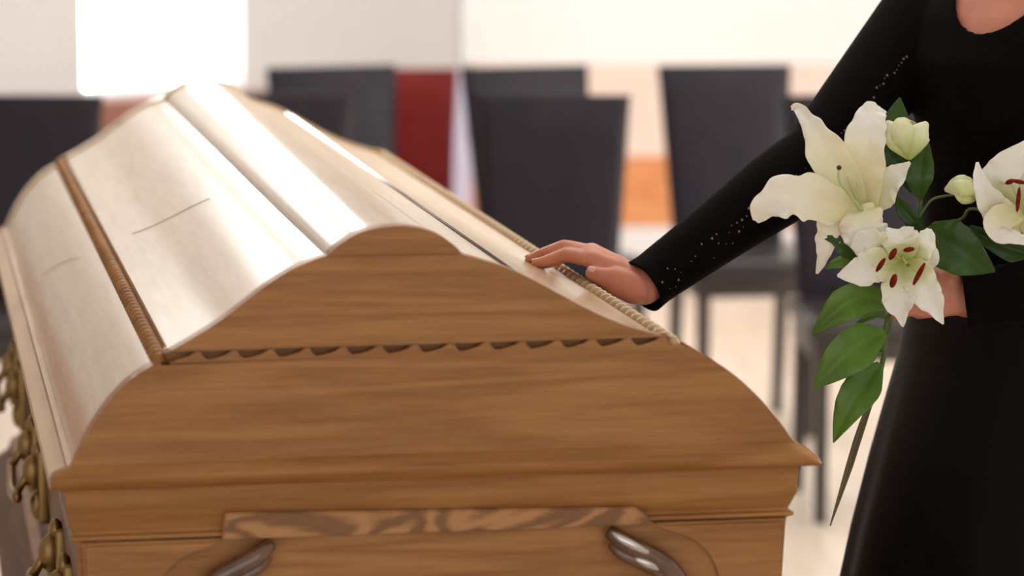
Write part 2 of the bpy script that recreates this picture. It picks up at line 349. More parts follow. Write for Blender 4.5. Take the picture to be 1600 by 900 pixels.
# carved strip on the near end: overlapping leaf strokes lying in the channel
n = 14; x0 = -.252; pw = .468 / n; teeth = [(x0, .1072)]
for k in range(n):
    for t, h in ((0, .1092), (.18, .1096), (.36, .1112), (.54, .1142), (.68, .1172), (.78, .1182), (.86, .1170), (.92, .1130), (.97, .1100)):
        teeth.append((x0 + pw * (k + t), h + .003 * (k + t) / n))
teeth.append((x0 + pw * n, .1072))
bm = bmesh.new(); slab(bm, teeth, .0005, .012, .0012)
lp('carved_strip', bm, M_END, auto=40)
# shell: the profile pulled along the coffin, 3 mm inside the end boards
def inset(P, d):
    out = []
    for i, p in enumerate(P):
        a = Vector(P[max(i - 1, 0)]); b = Vector(P[min(i + 1, len(P) - 1)]); t = (b - a)
        if t.length < 1e-6: out.append(p); continue
        t.normalize(); nn = Vector((t.y, -t.x)); out.append((p[0] + nn.x * d, p[1] + nn.y * d))
    return out
shell = inset(A_, .003) + [(-.2660, .099), (-.2540, .103)] + inset(B_, .003) + [(-.1075, .1985), (-.1045, .1985)] + inset(C_, .003) + [(.0150, .1960), (.0178, .1960)] + inset(D_, .003) + [(.2140, .105), (.2260, .103)] + inset(E_, .003)
bm = bmesh.new(); rings = []
for y in [.022 + (LEN - .044) * i / 24 for i in range(25)]:
    rings.append([bm.verts.new((p[0], y, p[1])) for p in shell])
for a, b in zip(rings, rings[1:]):
    for k in range(len(a) - 1): bm.faces.new((a[k], a[k + 1], b[k + 1], b[k]))
lp('lid_shell', bm, M_LID_LIT, auto=30)
# rim boards down both long sides, sloping top with a bead on the inner edge
for s, x in ((-1, -.343), (1, .337)):
    bm = bmesh.new()
    slab(bm, [(x - s * .004, .000), (x - s * .004, .0135), (x + s * .003, .0150), (x + s * .004, .0105), (x + s * .0195, .0045), (x + s * .0195, -.0068), (x - s * .004, -.0068)], .010, LEN - .01, .0)
    lp('rim_board', bm, M_RIM, auto=35)
# rope borders
for (x, z, sg) in ((-.2600, .1075, 1), (.2200, .1115, -1)):
    bm = bmesh.new(); p = .0150; k = 0; y = .016
    while y < LEN - .01:
        sphere(bm, (x, y, z), (.0088, .0068, .0088), Matrix.Rotation(sg * .6, 4, 'Z'), 10, 6); y += .0250
    lp('rope_border', bm, M_END if sg > 0 else M_LID_LIT, smooth=True)  # shade on the left beads and light on the right put into the colour
# a pair of thin dark lines along the right slope
def surf(P, x):
    for a, b in zip(P, P[1:]):
        if a[0] <= x <= b[0]: return a[1] + (b[1] - a[1]) * (x - a[0]) / (b[0] - a[0])
    return P[-1][1]
for x in (.072, .080):
    z = surf(D_, x) - .003
    bm = bmesh.new(); tube(bm, [(x, .024, z), (x, LEN - .024, z)], .0013, 8); lp('inlay_line', bm, M_SCROLL, smooth=True)
# panel seams on the left slopes
bm = bmesh.new(); tube(bm, [(x, y, surf(B_, x) - .0029) for x, y in [(-.150 - .0078 * i, .72 + .0135 * i) for i in range(11)]], .00032, 6); lp('panel_seam', bm, M_END)
bm = bmesh.new(); tube(bm, [(x, y, surf(A_, x) - .0022) for x, y in [(-.2865 - .0042 * i, .93 + .02 * i) for i in range(10)]], .00032, 6); lp('panel_seam', bm, M_END)
# body of the coffin
prof = [(-.0068, .352), (-.010, .3490), (-.020, .3475), (-.0345, .3468), (-.045, .3425), (-.0505, .3400), (-.0530, .3400), (-.0545, .3445), (-.0575, .3445), (-.0600, .3388), (-.066, .3380), (-.18, .330), (-.285, .322), (-.292, .328), (-.300, .340), (-.315, .344), (-.330, .362), (-.352, .372), (-.375, .374)]
bm = bmesh.new(); rings = []
for z, hw in prof:
    d = .362 - hw; y0 = .004 + d * .9; y1 = LEN - y0
    rings.append([bm.verts.new(v) for v in ((-hw, y0, z), (hw - .0035, y0, z), (hw - .0035, y1, z), (-hw, y1, z))])
for a, b in zip(rings, rings[1:]):
    for k in range(4): bm.faces.new((a[k], a[(k + 1) % 4], b[(k + 1) % 4], b[k]))
bm.faces.new(rings[0]); bm.faces.new(rings[-1][::-1])
body = cp('body', bm, M_END, auto=22)
me = body.data; me.materials.append(M_SIDE_SHADED)
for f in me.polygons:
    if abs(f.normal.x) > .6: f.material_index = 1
# raised end frame with an ogee opening, figured band and recessed panel
def yface(z):      # y of the near face at height z
    for (z0, h0), (z1, h1) in zip(prof, prof[1:]):
        if z1 <= z <= z0:
            h = h0 + (h1 - h0) * (z0 - z) / (z0 - z1); return .004 + (.362 - h) * .9
    return .03
og = cat2([(.186, -.0445), (.1945, -.0485), (.201, -.0570), (.213, -.0655), (.236, -.0735), (.252, -.0845), (.263, -.1000), (.270, -.125), (.272, -.17)], 5)
for s in (1, -1):
    bm = bmesh.new(); P = [(s * x, z) for x, z in og] + [(s * .272, -.27), (s * .3215, -.27), (s * .3335, -.062), (s * .334, -.0605), (s * .186, -.0445 - .016)][0:4]
    P = [(s * .186, -.0605)] + [(s * x, min(z, -.0605)) for x, z in og if z < -.0600] + [(s * .272, -.27), (s * .3215, -.27), (s * .3335, -.0605)]
    slab(bm, P[1:], .018, .034, .003); cp('end_bracket', bm, M_END, auto=35)
bm = bmesh.new(); slab(bm, [(-.205, -.0600), (-.202, -.0350), (.186, -.0430), (.197, -.0520), (.203, -.0600)], .012, .03, .0015); cp('figured_band', bm, M_BAND, auto=35)
bm = bmesh.new(); slab(bm, [(-.27, -.262), (-.27, -.0605), (.27, -.0605), (.27, -.262)], .0235, .03); cp('end_panel', bm, M_END, auto=35)
# carved scrolls either side of the end panel
for s in (-1, 1):
    for j, (r0, off) in enumerate(((.0095, 0), (.006, .0125))):
        pts = catmull([(s * (.160 + off * .2), .016, -.066 - off), (s * .172, .009, -.0745 - off), (s * .190, .008, -.0845 - off * .9), (s * .209, .010, -.096 - off * .8), (s * .226, .012, -.116 - off * .6), (s * .232, .013, -.15), (s * .215, .013, -.175), (s * .195, .014, -.165)], 6)
        nn = len(pts); bm = bmesh.new(); tube(bm, pts, [r0 * (.55 + .6 * math.sin(math.pi * min(.96, (i + 1) / nn)) ** .6) for i in range(nn)], 14)
        cp('carved_scroll', bm, M_SCROLL, smooth=True)
        if s > 0:
            q = pts[1:16] if j == 0 else pts[10:19]
            bm = bmesh.new(); tube(bm, [p + Vector((-.001, -.0075 if j == 0 else -.005, .003)) for p in q], [.0052 * math.sin(math.pi * (i + .7) / (len(q) + .4)) ** .7 for i in range(len(q))], 12)
            o = cp('metal_inlay', bm, M_SCROLL_GLINT, smooth=True)  # silver strip painted in as the gloss highlight on the dark wood
# swing handles on the long sides
for s in (-1, 1):
    for y in (.34, .98, 1.62):
        h = empty('handle'); h.parent = coffin; h.location = (s * .334, y, ZL - .17); h.scale = (.62, .8, .8)
        for dy in (-.11, .11):
            bm = bmesh.new()
            box(bm, (-.012, dy - .022, -.055), (.012, dy + .022, .055), .006)
            sphere(bm, (s * .018, dy, .02), (.022, .016, .026)); sphere(bm, (s * .012, dy, -.03), (.014, .014, .022)); sphere(bm, (s * .010, dy, .052), (.012, .016, .014))
            tube(bm, [(0, dy, .02), (s * .035, dy, .01), (s * .05, dy, -.01)], .008, 10)
            o = build('handle_mount', bm, M_BRASS, h, smooth=True)
        bm = bmesh.new(); tube(bm, catmull([(s * .05, -.135, -.012), (s * .052, -.10, -.016), (s * .055, 0, -.028), (s * .052, .10, -.016), (s * .05, .135, -.012)], 6), .0095, 12); build('handle_bar', bm, M_BRASS, h, smooth=True)
# the stand it rests on
bier = empty('coffin_stand', ORG, YAW); tag(bier, 'low dark wooden stand under the oak coffin', 'stand')
zt = ZL - .375
for x in (-.27, .27):
    bm = bmesh.new(); box(bm, (x - .03, .15, zt - .09), (x + .03, LEN - .15, zt), .006); build('side_rail', bm, M_LEGD, bier, auto=35)
for y in (.2, 1.0, LEN - .2):
    bm = bmesh.new(); box(bm, (-.25, y - .03, zt - .085), (.25, y + .03, zt - .005), .006); build('cross_rail', bm, M_LEGD, bier, auto=35)
for x in (-.27, .27):
    for y in (.2, LEN - .2):
        bm = bmesh.new(); tube(bm, [(x, y, 0), (x, y, .03), (x, y, .05), (x, y, .3), (x, y, zt - .08)], [.03, .03, .02, .028, .025], 16); build('leg', bm, M_LEGD, bier, auto=35)

# ------------------------------------------------------------------ the woman
HP = at(1621, 300, 3.75); BASE = Vector((HP.x, HP.y, 0)); RZ = Matrix.Rotation(math.radians(-45), 3, 'Z')
def P_(x, y, z): return BASE + RZ @ Vector((x, y, z))          # her own frame: she faces -y, her right is -x
def capsule(bm, a, b, ra, rb, n=20):
    a = Vector(a); b = Vector(b); t = (b - a); Ln = t.length; t.normalize()
    side = t.orthogonal().normalized(); up = t.cross(side); rings = []
    st = [(-ra * math.cos(q), ra * math.sin(q)) for q in [math.pi / 2 * k / 6 for k in range(1, 7)]] + [(Ln + rb * math.sin(q), rb * math.cos(q)) for q in [math.pi / 2 * k / 6 for k in range(0, 6)]]
    for h, r in st: rings.append([bm.verts.new(a + t * h + r * (math.cos(2 * math.pi * k / n) * side + math.sin(2 * math.pi * k / n) * up)) for k in range(n)])
    for x, y in zip(rings, rings[1:]):
        for k in range(n): bm.faces.new((x[k], x[(k + 1) % n], y[(k + 1) % n], y[k]))
    bm.faces.new(rings[0]); bm.faces.new(rings[-1][::-1])
def chain(bm, pts, rs):
    for i in range(len(pts) - 1): capsule(bm, pts[i], pts[i + 1], rs[i], rs[i + 1])
def loft(bm, rings, n=48, fold=None, cap=True):
    R = []
    for (x, y, z, a, b) in rings:
        ring = []
        for k in range(n):
            q = 2 * math.pi * k / n; f = fold(q, z) if fold else 1
            ring.append(bm.verts.new(P_(x + a * f * math.cos(q), y + b * f * math.sin(q), z)))
        R.append(ring)
    for a, b in zip(R, R[1:]):
        for k in range(n): bm.faces.new((a[k], a[(k + 1) % n], b[(k + 1) % n], b[k]))
    if cap: bm.faces.new(R[0]); bm.faces.new(R[-1][::-1])
def remesh(bm, vox, smooth=6, fac=.5):
    bmesh.ops.recalc_face_normals(bm, faces=bm.faces)
    me = bpy.data.meshes.new('tmp'); bm.to_mesh(me); bm.free(); o = bpy.data.objects.new('tmp', me); COL.objects.link(o)
    m = o.modifiers.new('r', 'REMESH'); m.mode = 'VOXEL'; m.voxel_size = vox
    s = o.modifiers.new('s', 'SMOOTH'); s.factor = fac; s.iterations = smooth
    dg = bpy.context.evaluated_depsgraph_get(); ev = o.evaluated_get(dg); out = bpy.data.meshes.new_from_object(ev)
    bpy.data.objects.remove(o); bpy.data.meshes.remove(me); return out
T = [(0, .0, .86, .165, .118), (0, .0, .92, .166, .120), (0, .0, .98, .158, .112), (0, 0, 1.05, .148, .110), (0, 0, 1.12, .137, .103), (0, 0, 1.19, .138, .104), (0, -.012, 1.26, .140, .112), (0, -.015, 1.31, .146, .112), (0, -.005, 1.36, .150, .095), (0, .005, 1.40, .130, .075), (0, .01, 1.43, .085, .060), (0, .01, 1.455, .06, .055)]
SH_R = at(1492, -22, 3.84); SH_L = P_(.150, .005, 1.375)
EL_R = at(1278, 249, 3.70); WR_R = at(1006, 446, 3.585)
EL_L = P_(.22, -.10, 1.10); WR_L = at(1512, 466, 3.56)
def arms(bm, k):
    for S, Eb, W in ((SH_R, EL_R, WR_R), (SH_L, EL_L, WR_L)):
        chain(bm, [S, S.lerp(Eb, .5), Eb, Eb.lerp(W, .25), Eb.lerp(W, .6), W], [.054 + k, .045 + k, .036 + k, .0355 + k, .0280 + k, .0220 + k])
    chain(bm, [P_(-.05, .01, 1.41), SH_R], [.05 + k, .05 + k]); chain(bm, [P_(.05, .01, 1.41), SH_L], [.05 + k, .05 + k])
woman = empty('person', BASE)
tag(woman, 'person in black knit top and skirt resting one hand on the coffin, holding lilies', 'person')
def wl(name, me, m, parent=None, **k):
    me.transform(Matrix.Translation(-BASE)) if parent in (None, woman) else None
    o = link(name, me, m, parent or woman, **k); return o
bm = bmesh.new()
loft(bm, [(x, y, z, a - .005, b - .005) for x, y, z, a, b in T])
arms(bm, -.001)
chain(bm, [P_(0, .01, 1.42), P_(0, -.005, 1.50), P_(0, -.012, 1.56)], [.058, .050, .050])
# head: skull, jaw, nose, ears, chin
def ell(c, r):
    sphere(bm, P_(*c), r, RZ.to_4x4(), 32, 20)
ell((0, -.005, 1.665), (.073, .092, .092)); ell((0, -.035, 1.61), (.058, .06, .068)); ell((0, -.075, 1.565), (.022, .018, .018))
chain(bm, [P_(0, -.094, 1.655), P_(0, -.110, 1.622)], [.008, .011]); ell((0, -.092, 1.588), (.024, .012, .012))
ell((.074, .0, 1.64), (.008, .018, .030)); ell((-.074, .0, 1.64), (.008, .018, .030))
# legs and feet
for s in (-1, 1):
    chain(bm, [P_(s * .085, 0, .88), P_(s * .085, -.01, .48), P_(s * .085, .012, .30), P_(s * .085, .02, .09)], [.082, .052, .050, .034])
    chain(bm, [P_(s * .085, .03, .045), P_(s * .09, -.14, .03)], [.036, .028])
# right hand, lying palm down over the rope border of the lid
def hand(W, mcp, fingers, thumb, k=1.0):
    for i, m_ in enumerate(mcp):
        chain(bm, [W + (m_ - W) * .12, m_], [.0165 * k, .0105 * k])
    for a, b in zip(mcp, mcp[1:]): chain(bm, [a, b], [.0105 * k, .0105 * k])
    c = [W.lerp(m_, .55) for m_ in mcp]
    for a, b in zip(c, c[1:]): chain(bm, [a, b], [.0145 * k, .0145 * k])
    for f in fingers: chain(bm, f[0], f[1])
    chain(bm, thumb[0], thumb[1])
fr = lambda a: [a, a * .93, a * .86, a * .74]
R_MCP = [at(926, 406, 3.572), at(921, 396, 3.594), at(924, 394, 3.614), at(931, 398, 3.632)]
R_F = [([R_MCP[0], at(886, 398, 3.600), at(858, 408, 3.628), at(839, 413, 3.645)], fr(.0088)),
       ([R_MCP[1], at(882, 386, 3.625), at(851, 397, 3.660), at(829, 406, 3.680)], fr(.0090)),
       ([R_MCP[2], at(888, 386, 3.652), at(860, 395, 3.688), at(842, 400, 3.708)], fr(.0084)),
       ([R_MCP[3], at(902, 392, 3.668), at(884, 396, 3.694), at(870, 401, 3.712)], fr(.0074))]
R_T = ([at(990, 450, 3.572), at(960, 438, 3.556), at(940, 432, 3.553), at(926, 427, 3.557)], [.0175, .0150, .0100, .0080])
hand(WR_R, R_MCP, R_F, R_T)
# left hand, closed round the lily stems
L_MCP = [at(1438, 432, 3.545), at(1432, 449, 3.540), at(1431, 466, 3.540), at(1436, 483, 3.545)]
stemP = Vector(at(1410, 450, 3.56))
L_F = []
for i, (yy, xx) in enumerate(((437, 1404), (453, 1399), (469, 1397), (485, 1402))):
    a = (.0088, .0088, .0084, .0074)[i]
    L_F.append(([L_MCP[i], at(xx, yy + 2, 3.528), at(xx - 8, yy + 6, 3.556), at(xx + 8, yy + 8, 3.578)], fr(a)))
L_T = ([at(1480, 440, 3.555), at(1452, 428, 3.575), at(1428, 428, 3.585), at(1408, 436, 3.582)], [.0165, .013, .0105, .009])
hand(WR_L, L_MCP, L_F, L_T)
bodyme = remesh(bm, .0021, 5, .5)
skin = wl('body', bodyme, M_SKIN, smooth=True)
# fingernails
def nail(p, d, up, par, off):
    bm = bmesh.new(); d = d.normalized(); side = d.cross(up).normalized(); up2 = side.cross(d)
    Mx = Matrix((side, d, up2)).transposed().to_4x4(); sphere(bm, Vector((0, 0, 0)), (.0040, .0052, .0014), Mx, 12, 6)
    me = bpy.data.meshes.new('fingernail'); bmesh.ops.translate(bm, verts=bm.verts, vec=p + up2 * off - BASE); bm.to_mesh(me); bm.free()
    link('fingernail', me, M_NAIL, woman, smooth=True)
for f in R_F: nail(f[0][3] + (f[0][3] - f[0][2]).normalized() * .001, f[0][3] - f[0][2], Vector((0, -.25, 1)), woman, f[1][3] * .86)
nail(R_T[0][3], R_T[0][3] - R_T[0][2], Vector((0, -.8, .6)), woman, .0078)
# face
for s in (-1, 1):
    bm = bmesh.new(); sphere(bm, P_(s * .031, -.080, 1.655) - BASE, (.0125, .0125, .0125), None, 16, 10); build('eye', bm, M_EYE, woman, smooth=True)
    bm = bmesh.new(); sphere(bm, P_(s * .031, -.0885, 1.655) - BASE, (.0055, .0055, .0055), None, 12, 8); build('iris', bm, M_IRIS, woman, smooth=True)
bm = bmesh.new(); sphere(bm, P_(0, -.1025, 1.590) - BASE, (.021, .005, .006), RZ.to_4x4(), 16, 8); build('lips', bm, M_LIP, woman, smooth=True)
bm = bmesh.new()
sphere(bm, P_(0, .012, 1.690), (.084, .098, .090), RZ.to_4x4(), 32, 20)
sphere(bm, P_(0, .055, 1.640), (.078, .060, .100), RZ.to_4x4(), 32, 20); sphere(bm, P_(0, .115, 1.60), (.04, .035, .04), RZ.to_4x4(), 24, 14)
hm = remesh(bm, .006, 4); wl('hair', hm, M_HAIR, smooth=True)
# knit top: same frame as the body, a little fuller; neckline cut by a slanting plane, cuffs cut square
bm = bmesh.new(); loft(bm, T); arms(bm, .0042)
W = WR_R; d = (W - EL_R).normalized(); chain(bm, [W - d * .03, W + d * .012], [.0255, .0292])
W = WR_L; d2 = (W - EL_L).normalized(); chain(bm, [W - d2 * .03, W + d2 * .012], [.027, .0315])
bm.verts.ensure_lookup_table()
tm = remesh(bm, .0042, 6, .5)
bm = bmesh.new(); bm.from_mesh(tm)
NK = P_(0, -.105, 1.338); nrm = (RZ @ Vector((0, -.80, .60))).normalized()
def cut(bm, co, no):
    bmesh.ops.bisect_plane(bm, geom=bm.verts[:] + bm.edges[:] + bm.faces[:], plane_co=co, plane_no=no, clear_outer=True)
# only the neck region may be cut by the slanting plane
def cut_region(bm, co, no, inside):
    fs = [f for f in bm.faces if inside(f.calc_center_median())]
    vs = {v for f in fs for v in f.verts}; es = {e for f in fs for e in f.edges}
    r = bmesh.ops.bisect_plane(bm, geom=list(vs) + list(es) + fs, plane_co=co, plane_no=no)
    dead = [f for f in bm.faces if (f.calc_center_median() - co).dot(no) > 1e-6 and inside(f.calc_center_median())]
    bmesh.ops.delete(bm, geom=dead, context='FACES')
axis0 = P_(0, -.02, 0)
RI = RZ.inverted()
def loc(c): return RI @ (c - BASE)
def ne(c, k=1):
    q = loc(c); return (q.x / .078) ** 2 + ((q.z - 1.455 - (.02 if q.y > .0 else 0)) / .112) ** 2 < 1
bmesh.ops.delete(bm, geom=[f for f in bm.faces if ne(f.calc_center_median()) or loc(f.calc_center_median()).z > 1.47], context='FACES')
for v in bm.verts:
    if v.is_boundary:
        q = loc(v.co)
        if abs(q.x) < .12 and q.z > 1.3 and q.z < 1.44 and q.y < 0:
            e = math.hypot(q.x / .078, (q.z - 1.455) / .112)
            if .8 < e < 1.2: v.co = BASE + RZ @ Vector((q.x / e, q.y, 1.455 + (q.z - 1.455) / e))
cut_region(bm, WR_R + d * .003, d, lambda c: (c - WR_R).length < .05)
cut_region(bm, WR_L + d2 * .003, d2, lambda c: (c - WR_L).length < .05)
for f in bm.faces: f.smooth = True
top_bvh = BVHTree.FromBMesh(bm)
bmesh.ops.translate(bm, verts=bm.verts, vec=-BASE)
knit = build('knit_top', bm, M_DRESS, woman, smooth=True)
sm = knit.modifiers.new('thick', 'SOLIDIFY'); sm.thickness = .0022; sm.offset = 1
# openwork dots along the near sleeve
bm = bmesh.new()
for row, off in ((0, -.006), (1, .006), (2, .0)):
    for k in range(34):
        if random.random() < .3: continue
        t = (k + .5 * row) / 34; p = (EL_R.lerp(WR_R, .02 + .93 * t) if row < 2 else SH_R.lerp(EL_R, .35 + .62 * t))
        p = p + Vector((.35, 0, -.55)).normalized() * (.010 + off + random.uniform(-.006, .006)) * (1 if row < 2 else .5)
        ray = (p - CAM).normalized(); h = top_bvh.ray_cast(p - ray * .3, ray)
        if h[0] is None: continue
        s_ = random.uniform(.0007, .0016)
        sphere(bm, h[0] - ray * .0022 - BASE, (s_, s_, s_), None, 6, 4)
dots = build('openwork_dots', bm, M_EYELET, woman, smooth=True)
# skirt
def fold(q, z):
    k = max(0, min(1, (1.02 - z) / .35)); return 1 + k * (.028 * math.sin(6 * q + .8) + .018 * math.sin(11 * q + 2 + z * 2) + .010 * math.sin(17 * q))
bm = bmesh.new()
SK = [(0, 0, 1.065, .149, .112), (0, 0, 1.03, .156, .117), (0, 0, .98, .166, .122), (0, 0, .92, .182, .140), (0, 0, .86, .196, .160), (0, 0, .78, .212, .185), (0, 0, .70, .226, .205), (0, 0, .55, .246, .230), (0, 0, .40, .262, .248), (0, 0, .28, .27, .258)]
loft(bm, SK, 160, fold, cap=False); bmesh.ops.translate(bm, verts=bm.verts, vec=-BASE)
bmesh.ops.subdivide_edges(bm, edges=[e for e in bm.edges if abs(e.verts[0].co.z - e.verts[1].co.z) > .02], cuts=2, use_grid_fill=True)
sk = build('skirt', bm, M_SKIRT, woman, smooth=True); m_ = sk.modifiers.new('t', 'SOLIDIFY'); m_.thickness = .002
for s in (-1, 1):
    bm = bmesh.new(); chain(bm, [P_(s * .085, .035, .045), P_(s * .09, -.145, .032)], [.041, .034]); sme = remesh(bm, .006, 2); wl('shoe', sme, M_LEGD, smooth=True)

# ------------------------------------------------------------------ the lilies
lily = empty('lily_bouquet', at(1400, 520, 3.55)); LB = lily.location.copy()
tag(lily, 'spray of white oriental lilies with green leaves held in her left hand', 'flowers')
def blade(name, pts, widths, m, parent, face=(0, 0, 0), cup=.15, ruffle=.0, thick=.0007, N=26, Mc=9, twist=0, crease=.22, seed=0, D0=3.5, curl=0):
    """pts = photo pixels with depth offsets along the view; widths = half widths in pixels at each; a surface with real thickness"""
    P = [at(p[0], p[1], D0 + (p[2] if len(p) > 2 else 0)) for p in pts]
    n = max(2, N // (len(P) - 1)); cl = catmull(P, n); wl_ = [v.x for v in catmull([(a, 0, 0) for a in widths], n)]
    sc = D0 / FPX; bm = bmesh.new(); rows = []; tot = len(cl); lay = []
    for i, c in enumerate(cl):
        t = (cl[min(i + 1, tot - 1)] - cl[max(i - 1, 0)]).normalized()
        view = (CAM - c).normalized()
        side = t.cross(view)
        if side.length < 1e-3: side = Vector((1, 0, 0))
        side.normalize()
        if twist: side = Matrix.Rotation(twist * i / tot, 3, t) @ side
        if face[0]: side = Matrix.Rotation(face[0], 3, t) @ side
        nn = side.cross(t).normalized()
        if nn.dot(view) < 0: nn = -nn
        hw = max(wl_[i], .25) * sc; row = []
        for j in range(Mc):
            s = -1 + 2 * j / (Mc - 1)
            r = ruffle * hw * (abs(s) ** 2) * noise.noise(Vector((i * .45, s * 2.0, seed * 7.3))) * 3.0
            h = cup * hw * (s * s - .3) - crease * hw * max(0, 1 - abs(s) * 2.2) * .5
            e = 1 + ruffle * 1.2 * noise.noise(Vector((i * .5, s, seed * 3.1 + 40))) * abs(s)
            row.append(bm.verts.new(c + side * (s * hw * e) + nn * (h + r)))
        rows.append(row)
    for a, b in zip(rows, rows[1:]):
        for k in range(Mc - 1): bm.faces.new((a[k], a[k + 1], b[k + 1], b[k]))
    bmesh.ops.translate(bm, verts=bm.verts, vec=-LB)
    me = bpy.data.meshes.new(name); bm.to_mesh(me); nv = len(me.vertices)
    bm.free()
    att = me.attributes.new('along', 'FLOAT', 'POINT')
    for k in range(nv): att.data[k].value = (k // Mc) / (tot - 1)
    o = link(name, me, m, parent, smooth=True)
    md = o.modifiers.new('t', 'SOLIDIFY'); md.thickness = thick; md.offset = 0
    ms = o.modifiers.new('s', 'SUBSURF'); ms.levels = 1; ms.render_levels = 1
    return o
def rod(name, pts, r, m, parent, D0=3.5, n=8):
    P = catmull([at(p[0], p[1], D0 + (p[2] if len(p) > 2 else 0)) - LB for p in pts], 5); k = len(P)
    rs = r if not isinstance(r, tuple) else [r[0] + (r[1] - r[0]) * i / (k - 1) for i in range(k)]
    bm = bmesh.new(); tube(bm, P, rs, n); return build(name, bm, m, parent, smooth=True)
def anther(px, py, dz, L, wd, ang, parent, D0=3.5):
    bm = bmesh.new(); Mx = Matrix.Rotation(math.pi/2 + 0, 4, 'X') @ Matrix.Rotation(0, 4, 'Y')
    sc = D0 / FPX
    Mx = Matrix.Rotation(-ang, 4, 'Y'); sphere(bm, at(px, py, D0 + dz) - LB, (L / 2 * sc, wd / 2 * sc, wd / 2 * sc), Mx, 12, 8)
    return build('anther', bm, M_ANTHER, parent, smooth=True)
# --- the large lily turned to the upper left
fa = empty('lily_flower'); fa.parent = lily; fa['label'] = 'largest open lily, turned to the upper left'
DA = 3.49
blade('petal', [(1350, 338, .02), (1322, 290, .0), (1292, 240, -.012), (1272, 203, -.012), (1257, 181, -.002), (1246, 168, .010), (1236, 169, .020)], [9, 26, 32, 19, 11, 8, 3], M_PETAL, fa, cup=.35, ruffle=.22, seed=1, D0=DA)
blade('petal', [(1352, 338, .025), (1345, 275, .01), (1350, 225, .0), (1359, 190, .004), (1366, 172, .014), (1372, 164, .02)], [14, 36, 33, 27, 19, 6], M_PETAL, fa, cup=.3, ruffle=.2, seed=2, D0=DA)
blade('petal', [(1345, 345, .02), (1370, 302, .02), (1392, 280, .012), (1408, 266, .006), (1422, 253, .0)], [14, 30, 22, 12, 2], M_PETAL, fa, cup=.35, ruffle=.25, seed=3, D0=DA + .006)
blade('petal', [(1352, 340, .015), (1305, 322, -.01), (1262, 308, -.03), (1222, 308, -.035), (1195, 324, -.025), (1180, 346, -.01)], [12, 30, 36, 30, 20, 6], M_PETAL, fa, cup=.2, ruffle=.3, seed=4, D0=DA)
blade('petal', [(1345, 318, .005), (1348, 345, -.012), (1352, 372, -.012), (1356, 405, .0)], [22, 36, 33, 12], M_PETAL, fa, cup=-.25, ruffle=.2, seed=5, D0=DA)
blade('petal', [(1336, 322, .01), (1306, 345, .0), (1292, 375, .0), (1286, 402, .008), (1276, 428, .018)], [16, 26, 17, 11, 2], M_PETAL, fa, cup=-.2, ruffle=.25, seed=6, D0=DA + .008)
rod('pistil', [(1346, 328, -.004), (1326, 302, -.02), (1312, 284, -.03), (1310, 264, -.034)], (.0022, .0009), M_FIL, fa, DA)
bm = bmesh.new(); sphere(bm, at(1311, 262, DA - .035) - LB, (.0026, .0026, .0026)); build('stigma', bm, M_STIG, fa, smooth=True)
for q in ((1334, 300), (1322, 276), (1338, 284)):
    rod('filament', [(1347, 330, .002), ((1347 + q[0]) / 2, (330 + q[1]) / 2, -.008), (q[0], q[1], -.012)], (.001, .0006), M_FIL, fa, DA)
# --- the lily facing the camera
fb = empty('lily_flower'); fb.parent = lily; fb['label'] = 'lowest lily, wide open toward the camera'
DB = 3.46
c = (1411, 408)
for k, (pts, wd) in enumerate([
    ([c, (1375, 412, .0), (1345, 424, .002), (1308, 431, .012)], [10, 26, 24, 2]),
    ([c, (1372, 390, .002), (1352, 380, .008), (1334, 392, .016)], [10, 26, 22, 8]),
    ([c, (1408, 382, .0), (1406, 366, .010), (1404, 356, .02)], [12, 28, 27, 13]),
    ([c, (1436, 385, .0), (1447, 372, .006), (1452, 357, .016)], [10, 24, 17, 3]),
    ([c, (1437, 436, -.006), (1452, 466, -.004), (1474, 507, .012)], [14, 27, 23, 1]),
    ([c, (1403, 440, -.008), (1405, 470, -.006), (1411, 511, .012)], [14, 27, 25, 1]),
    ([c, (1437, 398, .004), (1450, 396, .008), (1459, 384, .016)], [8, 20, 16, 3])][:6]):
    p0 = [(pts[0][0], pts[0][1], .022)] + pts[1:]
    blade('petal', p0, wd, M_PETALB, fb, cup=.28 if k < 4 else .2, ruffle=.2, seed=10 + k, D0=DB + .003 * (k % 2))
blade('petal', [(1425, 405, .012), (1440, 400, .008), (1452, 405, .008), (1452, 418, .014)], [12, 22, 18, 6], M_PETALB, fb, cup=.2, ruffle=.2, seed=19, D0=DB + .004)
for (px, py, L, wd, a) in ((1376, 414, 26, 8, 1.0), (1395, 397, 21, 10, 1.05), (1420, 390, 18, 8, .15), (1436, 428, 40, 8, 1.1), (1396, 439, 23, 11, 1.3)):
    rod('filament', [(1412, 408, .012), ((1412 + px) / 2, (408 + py) / 2, -.008), (px, py, -.018)], (.0009, .0006), M_FIL, fb, DB)
    anther(px, py, -.020, L, wd, a, fb, DB)
rod('pistil', [(1410, 402, .012), (1414, 409, -.012), (1418, 413, -.03)], (.0018, .0014), M_FIL, fb, DB)
bm = bmesh.new(); sphere(bm, at(1419, 414, DB - .032) - LB, (.0022, .0022, .0022)); build('stigma', bm, M_LEAF, fb, smooth=True)
